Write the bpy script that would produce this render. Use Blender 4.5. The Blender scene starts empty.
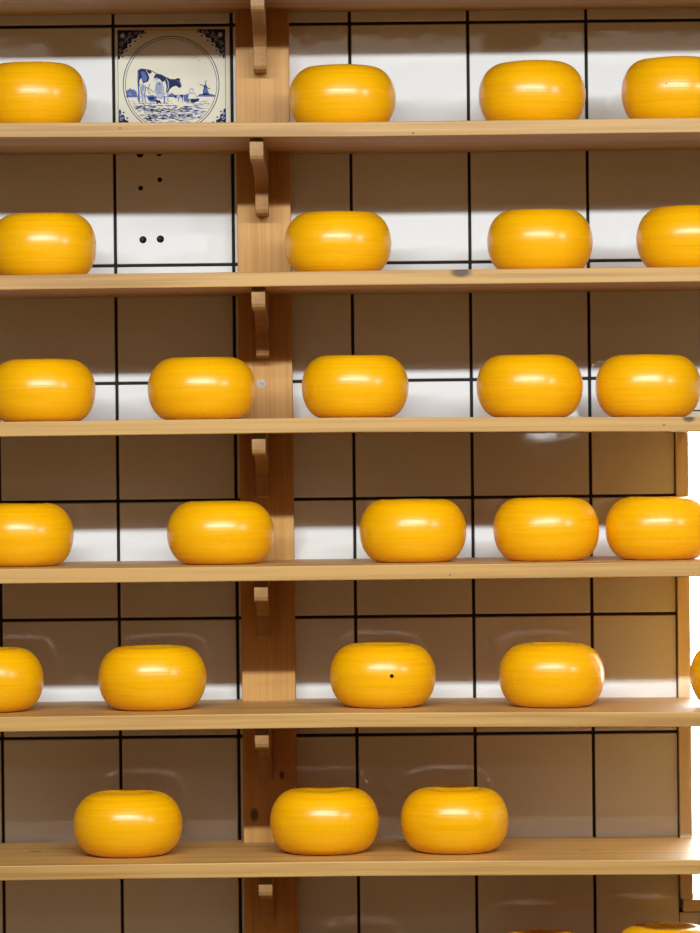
import bpy, bmesh, math, random
from mathutils import Vector, Matrix, noise

random.seed(7)
scn = bpy.context.scene
COL = scn.collection
F = 3900.0            # focal length in pixels of the 700x933 frame
DW = 4.940            # camera to tiled wall
CX, CY = 350.0, 444.0
CZ = 1.45             # camera height
TH = 0.0105           # camera roll
S, C_ = math.sin(TH), math.cos(TH)
SD = 0.273            # shelf depth
ST = 0.0177           # shelf thickness


def W(u, v, y=0.0):
    """photo pixel -> world x, z on the plane at depth y (wall face is y=0)"""
    d = (DW + y) / F
    du, dv = u - CX, CY - v
    return (du * C_ + dv * S) * d, (-du * S + dv * C_) * d + CZ


# ------------------------------------------------------------------ materials
def new_mat(name):
    m = bpy.data.materials.new(name)
    m.use_nodes = True
    nt = m.node_tree
    nt.nodes.clear()
    out = nt.nodes.new('ShaderNodeOutputMaterial')
    bs = nt.nodes.new('ShaderNodeBsdfPrincipled')
    nt.links.new(bs.outputs[0], out.inputs[0])
    return m, nt, bs, out


def N(nt, typ, **kw):
    n = nt.nodes.new(typ)
    for k, v in kw.items():
        setattr(n, k, v)
    return n


def ramp(nt, stops):
    r = nt.nodes.new('ShaderNodeValToRGB')
    el = r.color_ramp.elements
    el[0].position, el[0].color = stops[0][0], (*stops[0][1], 1)
    el[1].position, el[1].color = stops[1][0], (*stops[1][1], 1)
    for p, c in stops[2:]:
        e = el.new(p)
        e.color = (*c, 1)
    return r


def plain(name, col, rough=0.5, metal=0.0, spec=0.5):
    m, nt, bs, out = new_mat(name)
    bs.inputs['Base Color'].default_value = (*col, 1)
    bs.inputs['Roughness'].default_value = rough
    bs.inputs['Metallic'].default_value = metal
    bs.inputs['Specular IOR Level'].default_value = spec
    return m


def wood(name, light, dark, axis='X', seed=0.0, knots=(), rough=0.5, spec=0.35, speck=0.0):
    """pine: long grain along `axis`; knots = [(x, y, z, radius)] in object space"""
    m, nt, bs, out = new_mat(name)
    L = nt.links.new
    tc = N(nt, 'ShaderNodeTexCoord')
    mp = N(nt, 'ShaderNodeMapping')
    mp.inputs['Location'].default_value = (seed, seed * 1.7, seed * 0.6)
    sc = {'X': (1.3, 34, 34), 'Z': (34, 34, 1.3), 'Y': (34, 1.3, 34)}[axis]
    mp.inputs['Scale'].default_value = sc
    L(tc.outputs['Object'], mp.inputs[0])
    n1 = N(nt, 'ShaderNodeTexNoise')
    n1.inputs['Scale'].default_value = 1.6
    n1.inputs['Detail'].default_value = 4
    n1.inputs['Distortion'].default_value = 0.4
    L(mp.outputs[0], n1.inputs[0])
    mp2 = N(nt, 'ShaderNodeMapping')
    mp2.inputs['Location'].default_value = (seed * 2.1, seed, seed)
    sc2 = {'X': (2.5, 190, 190), 'Z': (190, 190, 2.5), 'Y': (190, 2.5, 190)}[axis]
    mp2.inputs['Scale'].default_value = sc2
    L(tc.outputs['Object'], mp2.inputs[0])
    n2 = N(nt, 'ShaderNodeTexNoise')
    n2.inputs['Scale'].default_value = 1.3
    n2.inputs['Detail'].default_value = 3
    L(mp2.outputs[0], n2.inputs[0])
    mx = N(nt, 'ShaderNodeMath', operation='MULTIPLY_ADD')
    L(n2.outputs[0], mx.inputs[0])
    mx.inputs[1].default_value = 0.45
    ad = N(nt, 'ShaderNodeMath', operation='MULTIPLY')
    L(n1.outputs[0], ad.inputs[0])
    ad.inputs[1].default_value = 0.62
    L(ad.outputs[0], mx.inputs[2])
    mid = tuple((a + b) / 2 for a, b in zip(light, dark))
    r = ramp(nt, [(0.41, dark), (0.60, light), (0.5, mid)])
    L(mx.outputs[0], r.inputs[0])
    col = r.outputs[0]
    for (kx, ky, kz, kr) in knots:
        d = N(nt, 'ShaderNodeVectorMath', operation='SUBTRACT')
        L(tc.outputs['Object'], d.inputs[0])
        d.inputs[1].default_value = (kx, ky, kz)
        sq = N(nt, 'ShaderNodeVectorMath', operation='MULTIPLY')
        L(d.outputs[0], sq.inputs[0])
        sq.inputs[1].default_value = {'X': (0.62, 1, 1), 'Z': (1, 1, 0.62), 'Y': (1, .6, 1)}[axis]
        ln = N(nt, 'ShaderNodeVectorMath', operation='LENGTH')
        L(sq.outputs[0], ln.inputs[0])
        wob = N(nt, 'ShaderNodeMath', operation='MULTIPLY_ADD')
        L(n1.outputs[0], wob.inputs[0])
        wob.inputs[1].default_value = kr * 0.8
        L(ln.outputs['Value'], wob.inputs[2])
        mr = N(nt, 'ShaderNodeMapRange')
        mr.inputs['From Min'].default_value = kr * 0.95
        mr.inputs['From Max'].default_value = kr * 1.5
        mr.inputs['To Min'].default_value = 0.85
        mr.inputs['To Max'].default_value = 0.0
        L(wob.outputs[0], mr.inputs['Value'])
        mixk = N(nt, 'ShaderNodeMix', data_type='RGBA')
        L(mr.outputs[0], mixk.inputs['Factor'])
        L(col, mixk.inputs['A'])
        mixk.inputs['B'].default_value = (0.035, 0.02, 0.012, 1)
        col = mixk.outputs['Result']
    L(col, bs.inputs['Base Color'])
    bs.inputs['Roughness'].default_value = rough
    bs.inputs['Specular IOR Level'].default_value = spec
    bp = N(nt, 'ShaderNodeBump')
    bp.inputs['Strength'].default_value = 0.12
    bp.inputs['Distance'].default_value = 0.0006
    L(n2.outputs[0], bp.inputs['Height'])
    L(bp.outputs[0], bs.inputs['Normal'])
    return m


def tile_mat(name, col, rough=0.06, bump=0.35):
    m, nt, bs, out = new_mat(name)
    L = nt.links.new
    tc = N(nt, 'ShaderNodeTexCoord')
    n1 = N(nt, 'ShaderNodeTexNoise')
    n1.inputs['Scale'].default_value = 22
    n1.inputs['Detail'].default_value = 1.5
    L(tc.outputs['Object'], n1.inputs[0])
    bp = N(nt, 'ShaderNodeBump')
    bp.inputs['Strength'].default_value = bump
    bp.inputs['Distance'].default_value = 0.0009
    L(n1.outputs[0], bp.inputs['Height'])
    L(bp.outputs[0], bs.inputs['Normal'])
    bs.inputs['Base Color'].default_value = (*col, 1)
    bs.inputs['Roughness'].default_value = rough
    bs.inputs['IOR'].default_value = 1.52
    return m


def cheese_mat():
    m, nt, bs, out = new_mat('yellow_wax')
    L = nt.links.new
    tc = N(nt, 'ShaderNodeTexCoord')
    oi = N(nt, 'ShaderNodeObjectInfo')
    # fine brush lines around the girth
    sp = N(nt, 'ShaderNodeSeparateXYZ')
    L(tc.outputs['Object'], sp.inputs[0])
    cb = N(nt, 'ShaderNodeCombineXYZ')
    z = N(nt, 'ShaderNodeMath', operation='MULTIPLY')
    L(sp.outputs['Z'], z.inputs[0])
    z.inputs[1].default_value = 420
    L(z.outputs[0], cb.inputs['Z'])
    for a in 'XY':
        k = N(nt, 'ShaderNodeMath', operation='MULTIPLY')
        L(sp.outputs[a], k.inputs[0])
        k.inputs[1].default_value = 9
        k2 = N(nt, 'ShaderNodeMath', operation='MULTIPLY_ADD')
        L(oi.outputs['Random'], k2.inputs[0])
        k2.inputs[1].default_value = 37
        L(k.outputs[0], k2.inputs[2])
        L(k2.outputs[0], cb.inputs[a])
    n1 = N(nt, 'ShaderNodeTexNoise')
    n1.inputs['Scale'].default_value = 1.0
    n1.inputs['Detail'].default_value = 2
    L(cb.outputs[0], n1.inputs[0])
    n2 = N(nt, 'ShaderNodeTexNoise')
    n2.inputs['Scale'].default_value = 26
    n2.inputs['Detail'].default_value = 4
    L(tc.outputs['Object'], n2.inputs[0])
    r = ramp(nt, [(0.3, CHEESE_D), (0.62, CHEESE_L)])
    L(n1.outputs[0], r.inputs[0])
    L(r.outputs[0], bs.inputs['Base Color'])
    mr = N(nt, 'ShaderNodeMapRange')
    mr.inputs['To Min'].default_value = 0.2
    mr.inputs['To Max'].default_value = 0.34
    L(n2.outputs[0], mr.inputs['Value'])
    L(mr.outputs[0], bs.inputs['Roughness'])
    bs.inputs['Specular IOR Level'].default_value = 0.58
    bs.inputs['Subsurface Weight'].default_value = 0.06
    bs.inputs['Subsurface Radius'].default_value = (1.0, 0.55, 0.04)
    bs.inputs['Subsurface Scale'].default_value = 0.016
    mxh = N(nt, 'ShaderNodeMath', operation='MULTIPLY_ADD')
    L(n2.outputs[0], mxh.inputs[0])
    mxh.inputs[1].default_value = 1.6
    L(n1.outputs[0], mxh.inputs[2])
    bp = N(nt, 'ShaderNodeBump')
    bp.inputs['Strength'].default_value = 0.22
    bp.inputs['Distance'].default_value = 0.0007
    L(mxh.outputs[0], bp.inputs['Height'])
    L(bp.outputs[0], bs.inputs['Normal'])
    return m


CHEESE_L = (0.95, 0.475, 0.0012)
CHEESE_D = (0.89, 0.405, 0.0008)
PINE_L, PINE_D = (0.595, 0.335, 0.102), (0.41, 0.205, 0.050)
POST_L, POST_D = (0.61, 0.33, 0.10), (0.50, 0.24, 0.06)

M = {}
M['tile'] = tile_mat('white_glazed_tile', (0.80, 0.815, 0.82), 0.03, 0.12)
M['grout'] = plain('dark_grout', (0.022, 0.019, 0.018), 0.85, spec=0.2)
M['cream'] = tile_mat('cream_glaze', (0.74, 0.71, 0.58), 0.08, 0.5)
M['navy'] = plain('navy_glaze', (0.008, 0.010, 0.075), 0.15, spec=0.2)
M['blue'] = plain('mid_blue_glaze', (0.085, 0.125, 0.36), 0.15, spec=0.2)
M['pale'] = plain('pale_blue_glaze', (0.33, 0.38, 0.56), 0.15, spec=0.2)
M['line'] = plain('thin_ink_glaze', (0.05, 0.05, 0.12), 0.15, spec=0.2)
M['hole'] = plain('drill_hole_dark', (0.010, 0.007, 0.006), 0.9, spec=0.05)
M['plug'] = plain('brown_wall_plug', (0.075, 0.03, 0.014), 0.8, spec=0.1)
M['wax'] = cheese_mat()
M['post'] = wood('post_pine', POST_L, POST_D, 'Z', 3.3,
                 knots=[])
M['bracket'] = wood('bracket_pine', (0.44, 0.235, 0.085), (0.34, 0.17, 0.055), 'Y', 5.1, rough=0.45)
M['frame'] = wood('window_pine', (0.84, 0.73, 0.53), (0.78, 0.66, 0.45), 'Z', 8.4)
M['steel'] = plain('screw_steel', (0.50, 0.50, 0.53), 0.33, 1.0)
M['plaster'] = plain('warm_plaster', (0.24, 0.16, 0.08), 0.9, spec=0.1)
M['ceil'] = plain('ceiling_paint', (0.42, 0.33, 0.22), 0.9, spec=0.1)
M['floor'] = plain('brown_floor', (0.16, 0.10, 0.06), 0.55)


# ------------------------------------------------------------------ mesh helpers
def obj(name, bm, mats, parent=None, loc=(0, 0, 0), smooth=False):
    me = bpy.data.meshes.new(name)
    bmesh.ops.recalc_face_normals(bm, faces=bm.faces)
    if smooth:
        for f in bm.faces:
            f.smooth = True
    bm.to_mesh(me)
    bm.free()
    for m in (mats if isinstance(mats, (list, tuple)) else [mats]):
        me.materials.append(m)
    o = bpy.data.objects.new(name, me)
    o.location = loc
    COL.objects.link(o)
    if parent:
        o.parent = parent
    return o


def tag(o, label, cat, group=None):
    o['label'] = label
    o['category'] = cat
    if group:
        o['group'] = group
    return o


def struct(o):
    o['kind'] = 'structure'
    return o


def box(bm, x0, x1, y0, y1, z0, z1, mat=0, bevel=0.0, seg=1):
    vs = [bm.verts.new((x, y, z)) for x in (x0, x1) for y in (y0, y1) for z in (z0, z1)]
    idx = [(0, 1, 3, 2), (4, 6, 7, 5), (0, 4, 5, 1), (2, 3, 7, 6), (0, 2, 6, 4), (1, 5, 7, 3)]
    fs = [bm.faces.new([vs[i] for i in q]) for q in idx]
    bmesh.ops.recalc_face_normals(bm, faces=fs)
    if bevel:
        es = list({e for f in fs for e in f.edges})
        r = bmesh.ops.bevel(bm, geom=es, offset=bevel, segments=seg, profile=0.5, affect='EDGES')
        fs = [f for f in r['faces']] + [f for f in fs if f.is_valid]
    for f in fs:
        if f.is_valid:
            f.material_index = mat
    return fs


def prism_x(bm, prof, x0, x1, mat=0):
    """extrude a (y, z) outline along x"""
    a = [bm.verts.new((x0, y, z)) for y, z in prof]
    b = [bm.verts.new((x1, y, z)) for y, z in prof]
    n = len(prof)
    fs = [bm.faces.new(a), bm.faces.new(list(reversed(b)))]
    for i in range(n):
        fs.append(bm.faces.new((a[i], b[i], b[(i + 1) % n], a[(i + 1) % n])))
    for f in fs:
        f.material_index = mat
    return fs


def disc(bm, cx, cz, r, y0, y1, mat=0, n=20, cone=1.0):
    a = [bm.verts.new((cx + r * math.cos(t), y0, cz + r * math.sin(t))) for t in [2 * math.pi * i / n for i in range(n)]]
    b = [bm.verts.new((cx + cone * r * math.cos(t), y1, cz + cone * r * math.sin(t))) for t in [2 * math.pi * i / n for i in range(n)]]
    fs = [bm.faces.new(a), bm.faces.new(b)]
    for i in range(n):
        fs.append(bm.faces.new((a[i], a[(i + 1) % n], b[(i + 1) % n], b[i])))
    for f in fs:
        f.material_index = mat


# ------------------------------------------------------------------ tiled wall
G = 0.0019                                         # half the grout width
ROWS = [-96.3, 23.6, 143.5, 263.3, 381, 498.7, 616.8, 735, 853, 971, 1089, 1207, 1325]
ZT_ = 2.75
row_z = [W(350, v)[1] for v in ROWS]
pitch = 118.2 * DW / F
row_z = [row_z[0] + pitch * k for k in (5, 4, 3, 2, 1)] + row_z
while row_z[-1] - pitch > 0.0:
    row_z.append(row_z[-1] - pitch)
row_z.append(row_z[-1] - pitch)
row_z = [z for z in row_z if z < ZT_ + pitch]
x_ref = W(117.4, CY)[0]
XL, XR, ZT = -1.9, 3.0, 2.55
col_x = [x_ref + pitch * k for k in range(-12, 26)]
WX0 = W(676.5, 600)[0]                             # left edge of window opening
WX1 = WX0 + 0.55
WZ0 = W(690, 911.5)[1]
WZ1 = W(690, 411)[1]
bm = bmesh.new()
WT = 0.16
YG = 0.0016
for (a, b, c, d) in ((XL, WX0, 0, ZT), (WX1, XR, 0, ZT), (WX0, WX1, 0, WZ0), (WX0, WX1, WZ1, ZT)):
    box(bm, a, b, YG, WT, c, d, 1)
dz_hi, dz_lo = W(172, 24)[1], W(172, 143.5)[1]
dx_lo, dx_hi = W(112, 84)[0], W(231, 84)[0]


def tile(bm, x0, x1, z0, z1):
    x0, x1, z0, z1 = max(x0, XL), min(x1, XR), max(z0, 0), min(z1, ZT)
    if x1 - x0 < 0.004 or z1 - z0 < 0.004:
        return
    box(bm, x0, x1, 0.0, 0.006, z0, z1, 0, 0.0012, 2)


for i in range(len(row_z) - 1):
    z1, z0 = row_z[i] - G, row_z[i + 1] + G
    for j in range(len(col_x) - 1):
        x0, x1 = col_x[j] + G, col_x[j + 1] - G
        cx, cz = (x0 + x1) / 2, (z0 + z1) / 2
        if dx_lo < cx < dx_hi and dz_lo < cz < dz_hi:
            DT = (x0, x1, z0, z1)                  # the picture tile goes here
            continue
        if z1 <= WZ0 or z0 >= WZ1 or x1 <= WX0 - G or x0 >= WX1 + G:
            tile(bm, x0, x1, z0, z1)
            continue
        # cut round the window opening
        if x0 < WX0 - G:
            tile(bm, x0, WX0 - 0.001, z0, z1)
        if x1 > WX1 + G:
            tile(bm, WX1 + 0.001, x1, z0, z1)
        xa, xb = max(x0, WX0), min(x1, WX1)
        if xb > xa:
            if z0 < WZ0:
                tile(bm, xa, xb, z0, WZ0 - 0.001)
            if z1 > WZ1:
                tile(bm, xa, xb, WZ1 + 0.001, z1)
for (u, v, r, mi) in ((140.7, 188.2, 2.4, 2), (159.8, 179.8, 2.4, 2), (140, 154.0, 3.6, 2), (159, 153.2, 3.2, 3)):
    x, z = W(u, v)
    disc(bm, x, z, r * DW / F, -0.00025, 0.004, mi)
for (u, v, r) in ((143, 239.7, 3.6), (160.4, 239.1, 3.7)):
    x, z = W(u, v)
    disc(bm, x, z, r * DW / F, -0.00025, 0.004, 2)
    disc(bm, x - 0.0009, z + 0.0008, 0.5 * r * DW / F, -0.0004, 0.004, 3, 9)
struct(obj('wall_back', bm, [M['tile'], M['grout'], M['hole'], M['plug']]))

# rest of the room
YB = -7.0
for nm, bx, mt in (('floor', (XL - .1, XR + .1, YB - .1, WT, -0.1, 0.0), 'floor'),
                   ('ceiling', (XL - .1, XR + .1, YB - .1, WT, ZT, ZT + .1), 'ceil'),
                   ('wall_left', (XL - .1, XL, YB, WT, 0, ZT), 'plaster'),
                   ('wall_right', (XR, XR + .1, YB, WT, 0, ZT), 'plaster')):
    bm = bmesh.new()
    box(bm, *bx)
    struct(obj(nm, bm, M[mt]))
BX0, BX1, BZ0, BZ1 = 0.54, 0.70, CZ + 0.008, CZ + 0.11
bm = bmesh.new()
for (a, b, c, d) in ((XL - .1, BX0, 0, ZT), (BX1, XR + .1, 0, ZT), (BX0, BX1, 0, BZ0), (BX0, BX1, BZ1, ZT)):
    box(bm, a, b, YB - .1, YB, c, d)
struct(obj('wall_front', bm, M['plaster']))


def glass():
    m, nt, bs, out = new_mat('clear_window_glass')
    nt.nodes.remove(bs)
    tr = N(nt, 'ShaderNodeBsdfTransparent')
    tr.inputs[0].default_value = (0.96, 0.985, 0.98, 1)
    gl = N(nt, 'ShaderNodeBsdfGlossy')
    gl.inputs['Roughness'].default_value = 0.02
    fr = N(nt, 'ShaderNodeFresnel')
    fr.inputs['IOR'].default_value = 1.45
    mx = N(nt, 'ShaderNodeMixShader')
    nt.links.new(fr.outputs[0], mx.inputs[0])
    nt.links.new(tr.outputs[0], mx.inputs[1])
    nt.links.new(gl.outputs[0], mx.inputs[2])
    nt.links.new(mx.outputs[0], out.inputs[0])
    return m


M['glass'] = glass()


def window(name, x0, x1, z0, z1, yf, yb, fw, ygl, jx=0.0):
    root = bpy.data.objects.new(name, None)
    root.location = ((x0 + x1) / 2, yf, z0)
    COL.objects.link(root)
    struct(root)
    ox, oy, oz = root.location
    bm = bmesh.new()
    e = 0.0006
    box(bm, x0 + e, x0 + fw, yf, yb, z0 + fw, z1 - fw, bevel=0.0008)
    box(bm, x1 - fw, x1 - e, yf, yb, z0 + fw, z1 - fw, bevel=0.0008)
    box(bm, x0 + e + jx, x1 - e, yf, yb, z0 + e, z0 + fw - e, bevel=0.0008)
    box(bm, x0 + e, x1 - e, yf, yb, z1 - fw + e, z1 - e, bevel=0.0008)
    bmesh.ops.translate(bm, verts=bm.verts, vec=(-ox, -oy, -oz))
    obj('window_frame', bm, M['frame'], root)
    bm = bmesh.new()
    box(bm, x0 + fw * .6, x1 - fw * .6, ygl, ygl + 0.004, z0 + fw * .6, z1 - fw * .6)
    bmesh.ops.translate(bm, verts=bm.verts, vec=(-ox, -oy, -oz))
    obj('pane', bm, M['glass'], root)
    return root


JF = 0.0165
window('window_1', WX0, WX1, WZ0, WZ1, -0.008, 0.06, JF, 0.035, 0.003)
window('window_2', BX0, BX1, BZ0, BZ1, YB + 0.012, YB - 0.06, 0.012, YB - 0.04)

# ------------------------------------------------------------------ wooden post
PT = 0.034
pl_, pz = W(239.6, CY, -PT)
pr_ = W(293.0, CY, -PT)[0]
pc = (pl_ + pr_) / 2
kx, kz = W(254.5, 815, -PT)
M['post'] = wood('post_pine', POST_L, POST_D, 'Z', 3.3,
                 knots=[(kx - pc, -PT, kz, 0.006), (W(282, 775, -PT)[0] - pc, -PT, W(282, 775, -PT)[1], 0.004)])
post = bpy.data.objects.new('wooden_post', None)
post.location = (pc, 0, 0)
COL.objects.link(post)
tag(post, 'upright flat pine post fixed to the white tiled wall behind the shelves', 'post')
bm = bmesh.new()
box(bm, pl_ - pc, pr_ - pc, -PT, -0.0003, 0.0, ZT - 0.002, bevel=0.0012, seg=2)
obj('post_board', bm, M['post'], post)
sx, sz = W(261.3, 383.7, -PT)
bm = bmesh.new()
disc(bm, sx - pc, sz, 0.0054, -PT + 0.001, -PT - 0.0012, 0, 28, 0.9)
disc(bm, sx - pc, sz, 0.0034, -PT - 0.0012, -PT - 0.0028, 0, 24, 0.7)
box(bm, sx - pc - 0.0022, sx - pc + 0.0022, -PT - 0.0031, -PT - 0.0027, sz - 0.0002, sz + 0.0002, 1)
box(bm, sx - pc - 0.0002, sx - pc + 0.0002, -PT - 0.0031, -PT - 0.0027, sz - 0.0022, sz + 0.0022, 1)
obj('screw', bm, [M['steel'], M['hole']], post)['label'] = 'silver cross head screw with washer'

# ------------------------------------------------------------------ shelves
FB = [-13.5, 136.8, 285.5, 432.2, 580.2, 727.5, 876.3, 1024.6]   # front lower edge at u=350
# how far each board's left and right ends ride up (photo pixels at the frame edge)
SAG = [(0, 0), (3.0, 0.7), (-.8, 0.2), (-.8, -3.0), (0, 0), (-.8, -3.0), (-.8, -2.0), (-.8, -2.0)]


def sag(i, x):
    L, R = SAG[i]
    d = (DW - SD) / F
    return (L if x < 0 else R) * d * abs(x) / (350 * d)

shelf_names = ['top shelf, cut by the upper edge', 'second shelf from the top, under the blue cow tile',
               'third shelf from the top, with a dark knot in its edge',
               'fourth shelf from the top, its edge knotted at far right',
               'fifth shelf from the top, just below eye level',
               'sixth shelf from the top, with its board top showing',
               'lowest fully visible shelf, carrying three cheeses',
               'shelf below the photo edge']
SX0, SX1 = -1.05, 1.02
shelf_top = []
shelf_bot = []
KNOT = {2: [(W(461, 271.5, -SD), 0.0085, -SD)], 3: [(W(689, 418.5, -SD), 0.0055, -SD), (W(664, 425, -SD), 0.0012, -SD)],
        5: [(W(585, 707, -SD), 0.004, -0.125), (W(60, 712, -0.14), 0.003, -0.14)],
        6: [(W(35, 853, -0.11), 0.007, -0.11), (W(583, 853.5, -0.14), 0.004, -0.16), (W(402, 842, -0.04), 0.006, -0.04)],
        1: [(W(413, 133, -SD), 0.0012, -SD), (W(120, 128, -SD), 0.001, -SD)],
        4: [(W(450, 575, -SD), 0.001, -SD)]}
for i, v in enumerate(FB):
    zb = W(350, v, -SD)[1]
    shelf_bot.append(zb)
    shelf_top.append(zb + ST)
    cx = 0.0
    # board outline in plan, notched round the post (and set off the window frame)
    e = 0.0006
    yb = -0.0008
    out = [(SX0, -SD), (SX1, -SD)]
    if zb < WZ1 + 0.02 and zb + ST > WZ0 - 0.02:
        out += [(SX1, -0.0095), (WX0 - 0.002, -0.0095), (WX0 - 0.002, yb)]
    else:
        out += [(SX1, yb)]
    out += [(pr_ + e, yb), (pr_ + e, -PT - e), (pl_ - e, -PT - e), (pl_ - e, yb), (SX0, yb)]
    out.insert(1, (0.0, -SD))
    k0 = next(k for k in range(3, len(out)) if abs(out[k][0] - (pr_ + e)) < 1e-9)
    out.insert(k0, (0.0, yb))
    bm = bmesh.new()
    lo = [bm.verts.new((x, y, sag(i, x))) for x, y in out]
    hi = [bm.verts.new((x, y, ST + sag(i, x))) for x, y in out]
    n = len(out)
    kb = k0                                        # split the board at mid length
    for ring in (lo, hi):
        bm.faces.new(ring[1:kb + 1])
        bm.faces.new(ring[kb:] + ring[:2])
    for k in range(n):
        bm.faces.new((lo[k], lo[(k + 1) % n], hi[(k + 1) % n], hi[k]))
    bmesh.ops.recalc_face_normals(bm, faces=bm.faces)
    fe = [ed for ed in bm.edges if abs(ed.verts[0].co.y + SD) < 1e-6 and abs(ed.verts[1].co.y + SD) < 1e-6]
    bmesh.ops.bevel(bm, geom=fe, offset=0.0012, segments=2, profile=0.5, affect='EDGES')
    kn = [(p[0], y, p[1] - zb, r) for (p, r, y) in KNOT.get(i, [])]
    for q in range(len(kn)):
        if kn[q][1] > -SD:                         # knots on the board's upper face
            kn[q] = (kn[q][0], kn[q][1], ST, kn[q][3])
    mt = wood('shelf_pine', PINE_L, PINE_D, 'X', 1.0 + 2.37 * i, knots=kn, rough=0.47, spec=0.5)
    o = obj('wooden_shelf', bm, mt, loc=(0, 0, zb))
    tag(o, 'pale pine board, ' + shelf_names[i], 'shelf', 'pine shelves of the cheese rack')

# ------------------------------------------------------------------ brackets
BR = [(257.4, 260.1), (256.5, 262.0), (258.3, 262.7), (258.7, 262.5), (261.0, 263.8), (261.8, 266.0), (265.5, 267.8)]
BH = 0.080
BL = SD - PT - 0.017
bw = 0.0163
br_lab = ['wavy wooden bracket under the top shelf, upper end cut by the photo',
          'wavy wooden bracket under the shelf carrying the blue cow tile',
          'wavy wooden bracket on the post just above the silver screw',
          'wavy wooden bracket on the post just below the silver screw',
          'wavy wooden bracket under the fifth shelf from the top',
          'wavy wooden bracket in shadow above the knot of the post',
          'wavy wooden bracket lowest on the post, under the lowest visible shelf']
for i, (uf, ul) in enumerate(BR):
    zb = shelf_bot[i] - 0.0004
    vfront, vleg = FB[i] + 12, FB[i] + 75
    xf = W(uf, vfront, -PT - BL)[0]
    xl = W(ul, vleg, -PT - 0.03)[0]
    ang = math.atan2(xf - xl, BL - 0.03)           # a little askew
    prof = [(0, 0), (-BL, 0), (-BL, -0.0195), (-BL + 0.0015, -0.0235), (-BL + 0.006, -0.0262)]
    p0, p1, p2, p3 = Vector((-BL + 0.006, -0.0262)), Vector((-0.118, -0.024)), Vector((-0.060, -0.026)), Vector((-0.038, -0.050))
    for k in range(1, 15):
        t = k / 14
        q = p0 * (1 - t) ** 3 + p1 * 3 * t * (1 - t) ** 2 + p2 * 3 * t * t * (1 - t) + p3 * t ** 3
        prof.append((q.x, q.y))
    prof += [(-0.036, -0.0735), (-0.034, -0.0775), (-0.028, -BH), (0, -BH)]
    bm = bmesh.new()
    prism_x(bm, prof, -bw / 2, bw / 2)
    bmesh.ops.recalc_face_normals(bm, faces=bm.faces)
    es = [ed for ed in bm.edges if abs(ed.verts[0].co.x - ed.verts[1].co.x) < 1e-7
          and min(ed.verts[0].co.y, ed.verts[1].co.y) < -0.01 and max(ed.verts[0].co.z, ed.verts[1].co.z) < -0.001]
    bmesh.ops.bevel(bm, geom=es, offset=0.0009, segments=2, profile=0.5, affect='EDGES')
    # skew sideways so that its back stays flat on the post
    for vv in bm.verts:
        vv.co.x += -vv.co.y * math.tan(ang)
    x0 = xl - 0.03 * math.tan(ang)
    o = obj('shelf_bracket', bm, M['bracket'], loc=(x0, -PT - 0.0004, zb))
    tag(o, br_lab[i], 'bracket', 'wooden brackets on the post')

# ------------------------------------------------------------------ cheeses
CYC = -0.160
CR = 53.0 * (DW + CYC) / F
CH = 0.0764


def cheese_mesh(seed, R, H):
    rng = random.Random(seed)
    at, ab = 0.53 + rng.uniform(-.03, .03), 0.61 + rng.uniform(-.02, .02)
    dish = 0.068 + rng.uniform(-.01, .012)
    prof = []
    for k in range(10):                            # dished top
        s = k / 10
        prof.append((at * s, 1 - dish * (1 - s ** 2.2) ** 1.3))
    nn = 22
    for k in range(nn + 1):
        t = math.pi / 2 * (1 - k / nn)
        prof.append((at + (1 - at) * math.cos(t), 0.5 + 0.5 * math.sin(t)))
    for k in range(1, nn + 1):
        t = math.pi / 2 * k / nn
        prof.append((ab + (1 - ab) * math.cos(t), 0.5 - 0.5 * math.sin(t)))
    prof.append((ab * .5, 0.0))
    prof.append((0, 0.0))
    n = 72
    bm = bmesh.new()
    rings = []
    off = Vector((rng.uniform(0, 50), rng.uniform(0, 50), rng.uniform(0, 50)))
    for (r, z) in prof:
        if r == 0:
            rings.append([bm.verts.new((0, 0, z * H))])
            continue
        ring = []
        for q in range(n):
            a = 2 * math.pi * q / n
            d = Vector((math.cos(a), math.sin(a), z * 1.4))
            k = 1 + 0.009 * noise.noise(d * 1.1 + off)
            zz = z * H
            if 0.02 < z:
                zz *= 1 + 0.009 * noise.noise(d * 0.9 + off * 1.3)
            ring.append(bm.verts.new((r * R * k * math.cos(a), r * R * k * math.sin(a), zz)))
        rings.append(ring)
    for a, b in zip(rings, rings[1:]):
        if len(a) == 1:
            for q in range(n):
                bm.faces.new((a[0], b[q], b[(q + 1) % n]))
        elif len(b) == 1:
            for q in range(n):
                bm.faces.new((a[q], b[0], a[(q + 1) % n]))
        else:
            for q in range(n):
                bm.faces.new((a[q], b[q], b[(q + 1) % n], a[(q + 1) % n]))
    return bm


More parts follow.
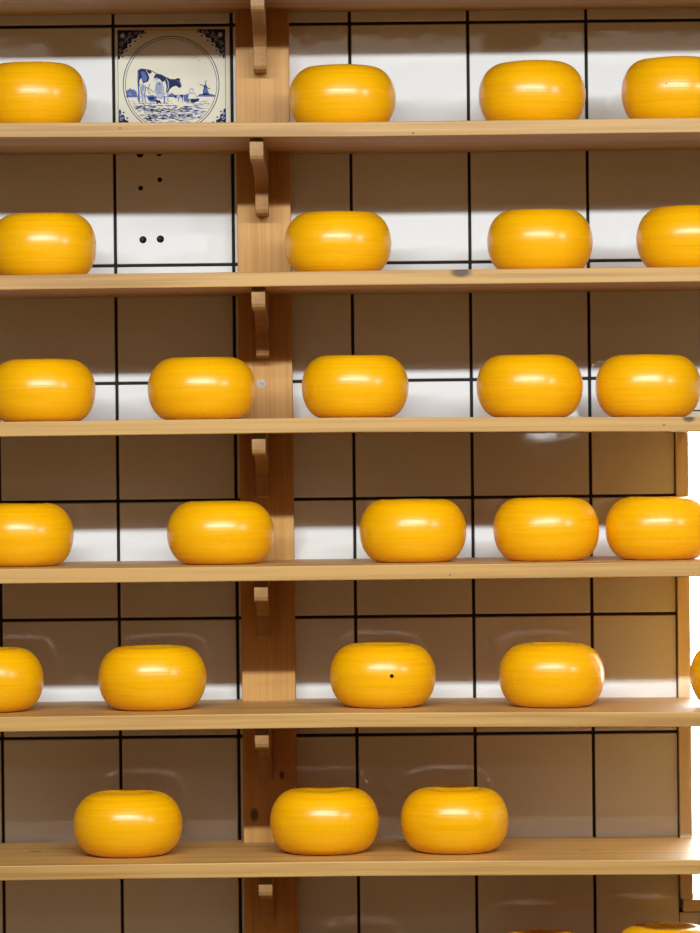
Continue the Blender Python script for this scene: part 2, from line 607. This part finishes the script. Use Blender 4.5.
CHEESES = [
    # shelf, centre u, width px, label
    (1, 33, 106, 'yellow waxed cheese wheel on the second shelf, left of the blue cow tile'),
    (1, 342, 106, 'yellow waxed cheese wheel on the second shelf, just right of the post'),
    (1, 532, 106, 'yellow waxed cheese wheel alone between two tile joints, second shelf right of centre'),
    (1, 675.5, 107, 'yellow waxed cheese wheel with a tiny dark speck, far right of the second shelf'),
    (2, 43, 106, 'yellow waxed cheese wheel left of the four drill holes in the tile'),
    (2, 338, 106, 'yellow waxed cheese wheel on the third shelf, overlapping the post edge'),
    (2, 539.8, 104.5, 'yellow waxed cheese wheel on the third shelf, right of the dark knot'),
    (2, 690, 106, 'yellow waxed cheese wheel cut by the right edge on the third shelf'),
    (3, 42, 106, 'yellow waxed cheese wheel cut by the left edge on the fourth shelf'),
    (3, 201.8, 107, 'yellow waxed cheese wheel beside the silver screw on the fourth shelf'),
    (3, 355, 106, 'yellow waxed cheese wheel in the middle of the fourth shelf, right of the post'),
    (3, 529.5, 105, 'yellow waxed cheese wheel second from right on the fourth shelf'),
    (3, 648, 104, 'yellow waxed cheese wheel at the right end of the fourth shelf near the edge knot'),
    (4, 20, 106, 'yellow waxed cheese wheel cut by the left edge on the fifth shelf'),
    (4, 220.5, 106, 'yellow waxed cheese wheel partly in front of the post on the fifth shelf'),
    (4, 413, 106, 'yellow waxed cheese wheel in the middle of the fifth shelf, well apart'),
    (4, 546.5, 105, 'yellow waxed cheese wheel second from right on the fifth shelf, against its neighbour'),
    (4, 659, 106, 'yellow waxed cheese wheel in front of the window frame on the fifth shelf'),
    (5, -10, 106, 'yellow waxed cheese wheel half cut by the left edge on the sixth shelf'),
    (5, 152.5, 107, 'yellow waxed cheese wheel left of the post on the sixth shelf, fully visible'),
    (5, 382.5, 105, 'yellow waxed cheese wheel with a dark round hole in its side'),
    (5, 551.5, 105, 'yellow waxed cheese wheel right of the holed one on the sixth shelf'),
    (5, 743.5, 106, 'yellow waxed cheese wheel in front of the bright window, only a sliver in view'),
    (6, 128, 108, 'yellow waxed cheese wheel alone left of the post on the lowest visible shelf'),
    (6, 324.5, 107.5, 'yellow waxed cheese wheel just right of the post on the lowest visible shelf'),
    (6, 454.5, 107, 'yellow waxed cheese wheel rightmost of three on the lowest visible shelf'),
    (7, 361, 104, 'yellow waxed cheese wheel below the photo edge, seen only as a tile reflection'),
    (7, 541, 106, 'yellow waxed cheese wheel with only its top edge showing at the photo bottom'),
    (7, 667, 108, 'yellow waxed cheese wheel with its top showing below the window corner'),
]
for k, (s, u, w, lab) in enumerate(CHEESES):
    R = 1.011 * w / 2 * (DW + CYC) / F
    H = CH
    if s == 7 and u < 400:
        H *= 0.74
    if s == 7 and u > 600:
        H *= 1.10
    H *= {(1, 33): 1.06, (1, 532): 1.03, (1, 675.5): 1.06, (2, 43): 1.03, (2, 690): 1.03}.get((s, u), 1)
    x = W(u, FB[s] - 45, CYC)[0]
    zl, zr = sag(s, x - .045), sag(s, x + .045)
    zs = max((zl + zr) / 2, sag(s, x))
    o = obj('cheese_wheel', cheese_mesh(100 + k, R, H), M['wax'], loc=(x, CYC, shelf_top[s] + zs + 0.0002), smooth=True)
    o.rotation_euler.y = -math.atan((zr - zl) / .09)
    tag(o, lab, 'cheese', 'yellow cheese wheels on the shelves')
    spot = {(5, 382.5): (391.5, 676, 2.0), (1, 675.5): (667, 84.2, 1.0)}.get((s, u))
    if spot:
        hx, hz = W(spot[0], spot[1], CYC - R)
        hx -= x
        hz -= shelf_top[s]
        t = (hz / H - 0.5) * 2
        t = max(-1, min(1, t))
        at = 0.53
        rr = R * (at + (1 - at) * math.sqrt(max(0, 1 - t * t)))
        hy = -math.sqrt(rr * rr - hx * hx)
        bm = bmesh.new()
        bmesh.ops.create_uvsphere(bm, u_segments=16, v_segments=10, radius=spot[2] * (DW + CYC) / F)
        bmesh.ops.scale(bm, verts=bm.verts, vec=(1, 0.35, 1))
        h = obj('hole', bm, M['hole'], o, loc=(hx, hy + 0.0002, hz), smooth=True)
        h['label'] = 'small dark round hole in the yellow wax'

# ------------------------------------------------------------------ picture tile (painted cow)
x0, x1, z0, z1 = DT
bm = bmesh.new()
box(bm, x0, x1, -0.0006, 0.0014, z0, z1, 0, 0.0012, 2)
YP = -0.0006
layer = [0]


def P(u, v):
    return W(u, v, 0)


def poly(pts, mat, depth=1):
    """painted patch: a thin raised layer of glaze following the outline"""
    y = YP - 0.00005 * depth
    vs = [bm.verts.new((P(u, v)[0], y, P(u, v)[1])) for u, v in pts]
    try:
        f = bm.faces.new(vs)
    except ValueError:
        return
    f.material_index = mat


def stroke(pts, w, mat, depth=1):
    L, Rr = [], []
    n = len(pts)
    for i in range(n):
        a = pts[max(0, i - 1)]
        b = pts[min(n - 1, i + 1)]
        dx, dy = b[0] - a[0], b[1] - a[1]
        l = math.hypot(dx, dy) or 1
        ww = w if not isinstance(w, (list, tuple)) else w[i]
        nx, ny = -dy / l * ww / 2, dx / l * ww / 2
        L.append((pts[i][0] + nx, pts[i][1] + ny))
        Rr.append((pts[i][0] - nx, pts[i][1] - ny))
    for i in range(n - 1):
        poly([L[i], L[i + 1], Rr[i + 1], Rr[i]], mat, depth)


def blob(cx, cy, rx, ry, mat, depth=1, n=12, rot=0.0):
    c, s = math.cos(rot), math.sin(rot)
    poly([(cx + rx * math.cos(t) * c - ry * math.sin(t) * s, cy + rx * math.cos(t) * s + ry * math.sin(t) * c)
          for t in [2 * math.pi * i / n for i in range(n)]], mat, depth)


CR_, NV, BLU, PAL, LIN = 0, 1, 2, 3, 4
rng = random.Random(3)
cu, cv, rc = 171.2, 84.3, 47.9
# frame lines and double ring
for a, b in (((117.6, 30.2), (225.0, 29.2)), ((225.0, 29.2), (226.0, 138)), ((226, 138), (118.6, 139)), ((118.6, 139), (117.6, 30.2))):
    stroke([a, b], 0.45, LIN, 1)
for r, w in ((rc, 0.85), (rc - 2.2, 0.55)):
    stroke([(cu + r * math.cos(2 * math.pi * k / 72), cv + r * math.sin(2 * math.pi * k / 72)) for k in range(73)], w, LIN, 1)


def inside(u, v, pad=2.6):
    return math.hypot(u - cu, v - cv) < rc - pad


# corner ornaments: dark quarter leaf with pale scrolls
for (ox, oy, sx, sy) in ((118, 30.5, 1, 1), (224.8, 29.6, -1, 1), (119, 138.6, 1, -1), (225.6, 137.6, -1, -1)):
    def q(a, b):
        return (ox + sx * a, oy + sy * b)
    pts = [(0, 0), (27, 0), (25, 3.5), (20.5, 4.2), (18.5, 8), (14, 8.5), (13.5, 12.5), (9.5, 13.5), (9.5, 17.5), (6, 19), (5.4, 23), (2.6, 24.5), (1.6, 29), (0, 29)]
    poly([q(*p) for p in pts], NV, 1)
    blob(*q(4.6, 5.2), 2.6, 2.9, PAL, 2, rot=0.6)
    blob(*q(4.6, 5.2), 1.4, 1.7, CR_, 3, rot=0.6)
    for (c0, c1, r0, a0) in ((12.5, 4.6, 2.4, 0.3), (4.2, 13.6, 2.5, 1.2), (18.3, 3.0, 1.7, 2.2), (3.0, 19.6, 1.7, 0), (9.4, 9.2, 2.3, 0.9), (22.5, 2.0, 1.0, 0), (2.0, 24.0, 1.0, 1)):
        stroke([q(c0 + r0 * math.cos(a0 + t * 0.6), c1 + r0 * math.sin(a0 + t * 0.6)) for t in range(9)], 0.75, PAL, 2)
        blob(*q(c0, c1), r0 * 0.3, r0 * 0.3, CR_, 3, 8)
    for (c0, c1) in ((27.5, 2.3), (23, 6.2), (17, 10.8), (12.2, 15.3), (8.2, 20.4), (4.6, 26)):
        blob(*q(c0, c1), 1.2, 1.0, BLU, 1, 8)
# ground: rows of short strokes
for k in range(420):
    v = rng.uniform(100.5, 128)
    u = rng.uniform(126, 217)
    ln = rng.uniform(2.5, 8)
    if not (inside(u - ln / 2, v) and inside(u + ln / 2, v)):
        continue
    if rng.random() < 0.5 and v < 105:
        continue
    tone = BLU if (105 < v < 112 and u < 192) or (114 < v < 120) else rng.choice((PAL, PAL, BLU))
    sl = rng.uniform(-.05, .07)
    stroke([(u - ln / 2, v - ln * sl), (u, v + rng.uniform(-.3, .3)), (u + ln / 2, v + ln * sl)], [0.2, rng.uniform(.5, 1.1), 0.2], tone, 1)
for k in range(330):                               # darker furrows
    u = rng.uniform(134, 192)
    c = 108.6 + 1.6 * math.sin((u - 130) / 18) if k % 2 else 117 + 1.2 * math.sin((u - 120) / 14)
    v = c + rng.gauss(0, 1.5)
    ln = rng.uniform(1.5, 5)
    if inside(u - ln / 2, v) and inside(u + ln / 2, v):
        stroke([(u - ln / 2, v), (u, v + rng.uniform(-.4, .4)), (u + ln / 2, v + rng.uniform(-.4, .4))],
               [0.25, rng.uniform(.5, 1.0), 0.25], rng.choice((BLU, BLU, PAL, NV, CR_)), 2)
# horizon, far trees and houses
stroke([(126, 97.2), (150, 97.0), (180, 96.8), (214.5, 96.2)], 0.5, BLU, 1)
poly([(126.4, 97), (126.6, 90.5), (129, 89.5), (130, 87.5), (131.2, 89.6), (134.5, 89.4), (136.6, 92), (137.6, 97)], BLU, 1)
for k in range(6):
    blob(rng.uniform(127.5, 136), rng.uniform(90.5, 95), 0.7, 0.6, PAL, 2, 7)
poly([(166, 97), (168, 95), (172, 93), (176, 95.5), (178, 97)], BLU, 1)
# windmill
poly([(202.6, 94.8), (203.6, 88), (204, 85.5), (206, 84.4), (207, 86), (207.6, 89), (209.4, 94.8)], BLU, 2)
stroke([(199.8, 84.4), (204.8, 86.6), (210, 89)], 0.8, NV, 3)
stroke([(206.2, 80.4), (204.8, 86.6), (203, 92)], 0.7, NV, 3)
poly([(197, 96.6), (199, 94.4), (204, 93.2), (210, 93.8), (214.8, 95), (215.2, 96.8)], BLU, 2)
# birds
for (u, v) in ((196.5, 57), (199, 60.5), (194, 58.6)):
    stroke([(u - 1.3, v - .5), (u, v), (u + 1.3, v - .4)], 0.4, LIN, 1)
# second, small cow with milkmaid
poly([(174.4, 97), (176, 94.8), (180, 94.4), (184, 94.6), (184.2, 99), (180, 98.4), (175, 98.6)], PAL, 2)
poly([(174.2, 98), (175, 95.4), (177, 95.2), (176.6, 97.4)], NV, 3)
poly([(180, 94.8), (183.5, 94.9), (183, 97.6), (180.8, 97)], NV, 3)
for u in (178.4, 182.6):
    stroke([(u, 98), (u, 101.6)], 0.8, BLU, 2)
poly([(184, 95), (189, 93.5), (190, 102), (184, 101.6)], BLU, 2)
blob(191.6, 90.4, 2.3, 2.6, PAL, 2)
blob(191.6, 91, 1.4, 1.6, CR_, 3)
poly([(188.6, 93.2), (195, 93.2), (197, 99), (188, 99.2)], CR_, 3)
stroke([(188.6, 93.2), (188, 99.2), (197, 99), (195, 93.2), (188.6, 93.2)], 0.6, BLU, 4)
poly([(190, 98.8), (199.6, 98.4), (198.6, 101), (194, 102.8), (191, 102.4)], NV, 3)
# big cow seen from behind: pale body under dark patches
poly([(138.4, 70.8), (141, 68.9), (150, 70.2), (158, 74.2), (169, 78.6), (176, 79), (172, 88.5), (168, 92), (160, 97), (150, 97.5), (141, 95.5), (139, 84)], CR_, 3)
poly([(137.6, 71), (140.4, 68.7), (145.5, 69.0), (147.8, 73.5), (149.4, 78), (148.2, 81.5), (143, 83.4), (141.4, 78), (139.8, 80), (139, 90), (138, 90), (137.5, 80)], NV, 4)
poly([(140.8, 71.6), (144.6, 71.6), (147.4, 77.4), (146.6, 81), (143.6, 82), (141.6, 76)], BLU, 5)
poly([(146.4, 69.2), (151, 70.4), (151.8, 72.6), (149.6, 74), (147.6, 72.4)], NV, 4)
poly([(153.6, 77.6), (155.6, 74), (162, 75.3), (168, 77.8), (170.6, 79.2), (175.6, 79.2), (177, 78.2), (180.2, 78.4), (179.8, 80.6), (181, 83.6), (181.8, 86.4), (179.6, 88.2), (176, 85.8), (172.6, 87), (170, 89.2), (167.4, 92.6), (166, 92.2), (166.6, 86.5), (165, 80.5), (162.8, 82.5), (159.4, 79), (155.4, 78.6)], NV, 4)
stroke([(165.8, 77.6), (168.2, 82), (168.4, 88), (166.8, 91)], [.4, 1.1, 1.1, .5], PAL, 5)
stroke([(176.6, 80.4), (179.6, 82.5), (181, 86)], 0.5, BLU, 5)
stroke([(138, 70.8), (141, 68.9), (150, 70.2), (158, 74.2), (163, 75.4)], 0.7, NV, 5)
stroke([(139.4, 84), (142, 94.5), (150, 97), (160, 96.6), (166, 93)], 0.6, BLU, 4)
for k in range(16):
    u, v = rng.uniform(142, 154), rng.uniform(84, 96)
    stroke([(u, v), (u + rng.uniform(-1.5, 1.5), v + rng.uniform(1, 3))], 0.45, rng.choice((BLU, PAL)), 4)
# tail, legs, udder
stroke([(138.2, 72), (137.9, 82), (139, 92), (138.6, 99), (139.6, 103.4)], [1.2, 1.0, 1.4, 2.4, .6], BLU, 5)
stroke([(142.6, 84), (142.2, 92), (142.8, 102.5)], [3.0, 2.6, 1.8], PAL, 4)
stroke([(145.4, 88), (144.6, 95), (145.6, 103)], [1.2, .9, .9], BLU, 5)
stroke([(168, 91), (167.4, 96), (168.2, 102)], [2.2, 1.5, 1.3], PAL, 4)
stroke([(164.6, 96), (164.4, 101), (165, 104)], [1.6, 1.3, 1.0], BLU, 4)
# seated milkmaid beside it
blob(155.8, 79.6, 2.5, 1.8, PAL, 6, rot=-.5)
blob(155.2, 80.2, 1.3, 1.0, CR_, 7)
poly([(156.2, 82.4), (159.4, 81), (162.6, 83), (164.2, 88), (164, 96), (162, 99.4), (157, 98), (154.4, 91)], PAL, 6)
poly([(157, 84), (160, 83), (162, 87), (161.6, 94), (158, 94.4), (156.4, 89)], BLU, 7)
for k in range(5):
    stroke([(157.6 + k, 84.5 + .3 * k), (157 + k * 1.2, 97)], 0.35, CR_, 8)
poly([(147, 86), (154, 84.5), (155, 91), (151, 94), (146, 92.4)], CR_, 5)
stroke([(144, 86.5), (148.6, 88.4), (153.6, 92.4)], 0.8, BLU, 6)
stroke([(150, 84), (147.5, 90), (150.5, 94.2)], 0.7, BLU, 6)
poly([(147, 96), (153, 95), (157, 97.2), (156, 102), (150, 101.6), (147.8, 99.4)], BLU, 6)
poly([(148.6, 97.4), (153.6, 97), (154.8, 99.4), (150, 100)], NV, 7)
poly([(155, 99.6), (160, 100.6), (161.4, 103), (157, 103)], NV, 6)
for k in range(9):
    u = 139 + k * 3.4
    stroke([(u, 103 + rng.uniform(-.6, .6)), (u + 2.4, 104 + rng.uniform(-.5, .5))], 0.7, NV, 3)
# normals of painted patches must face the room
for f in bm.faces:
    f.normal_update()
pt = obj('picture_tile', bm, [M['cream'], M['navy'], M['blue'], M['pale'], M['line']])
tag(pt, 'cream tile painted in blue with a cow, a milkmaid and a windmill in a ring', 'tile')

# ------------------------------------------------------------------ light
LY = -(SD + 2.25)
LZ = shelf_bot[1] + 0.64
ld = bpy.data.lights.new('tube_light', 'AREA')
ld.shape = 'RECTANGLE'
ld.size = 3.0
ld.size_y = 0.055
ld.energy = 43
ld.spread = math.radians(120)
ld.color = (0.93, 0.985, 1.0)
lo = bpy.data.objects.new('tube_light', ld)
lo.location = (0.0, LY, LZ)
d = Vector((0, 0, LZ - 1.75)) - Vector((0, LY, LZ))
lo.rotation_euler = d.to_track_quat('-Z', 'Y').to_euler()
COL.objects.link(lo)



def area(name, loc, target, sx, sy, watts, spread=180, col=(1, 1, 1)):
    l = bpy.data.lights.new(name, 'AREA')
    l.shape = 'RECTANGLE'
    l.size, l.size_y, l.energy, l.color = sx, sy, watts, col
    l.spread = math.radians(spread)
    o = bpy.data.objects.new(name, l)
    o.location = loc
    o.rotation_euler = (Vector(target) - Vector(loc)).to_track_quat('-Z', 'Y').to_euler()
    COL.objects.link(o)


for k in range(4):                                 # lit panels in the ceiling at the far end of the shop
    x = -1.35 + 1.2 * k
    area('ceiling_panel_light', (x, -5.95, ZT - 0.004), (x, -5.95, 0), 1.05, 0.75, 3.6, 180, (1, 0.93, 0.82))
area('side_lamp', (2.8, -2.55, LZ - 0.02), (0, 0, CZ), 0.36, 0.10, 8.0, 120)

w = bpy.data.worlds.new('daylight')
scn.world = w
w.use_nodes = True
bg = w.node_tree.nodes['Background']
bg.inputs[0].default_value = (0.93, 0.99, 1.0, 1)
bg.inputs[1].default_value = 14.0

# ------------------------------------------------------------------ camera
cd = bpy.data.cameras.new('camera')
cd.sensor_width = 36.0
cd.sensor_fit = 'AUTO'
cd.lens = F / 933.0 * 36.0
cd.shift_y = -(466.5 - CY) / 933.0
cd.clip_start = 0.05
co = bpy.data.objects.new('camera', cd)
co.matrix_world = Matrix(((C_, S, 0, 0), (0, 0, -1, -DW), (-S, C_, 0, CZ), (0, 0, 0, 1)))
COL.objects.link(co)
scn.camera = co

vs = scn.view_settings
vs.view_transform = 'Standard'
vs.look = 'None'
vs.exposure = 0.0
vs.gamma = 1.0
vs.use_curve_mapping = False
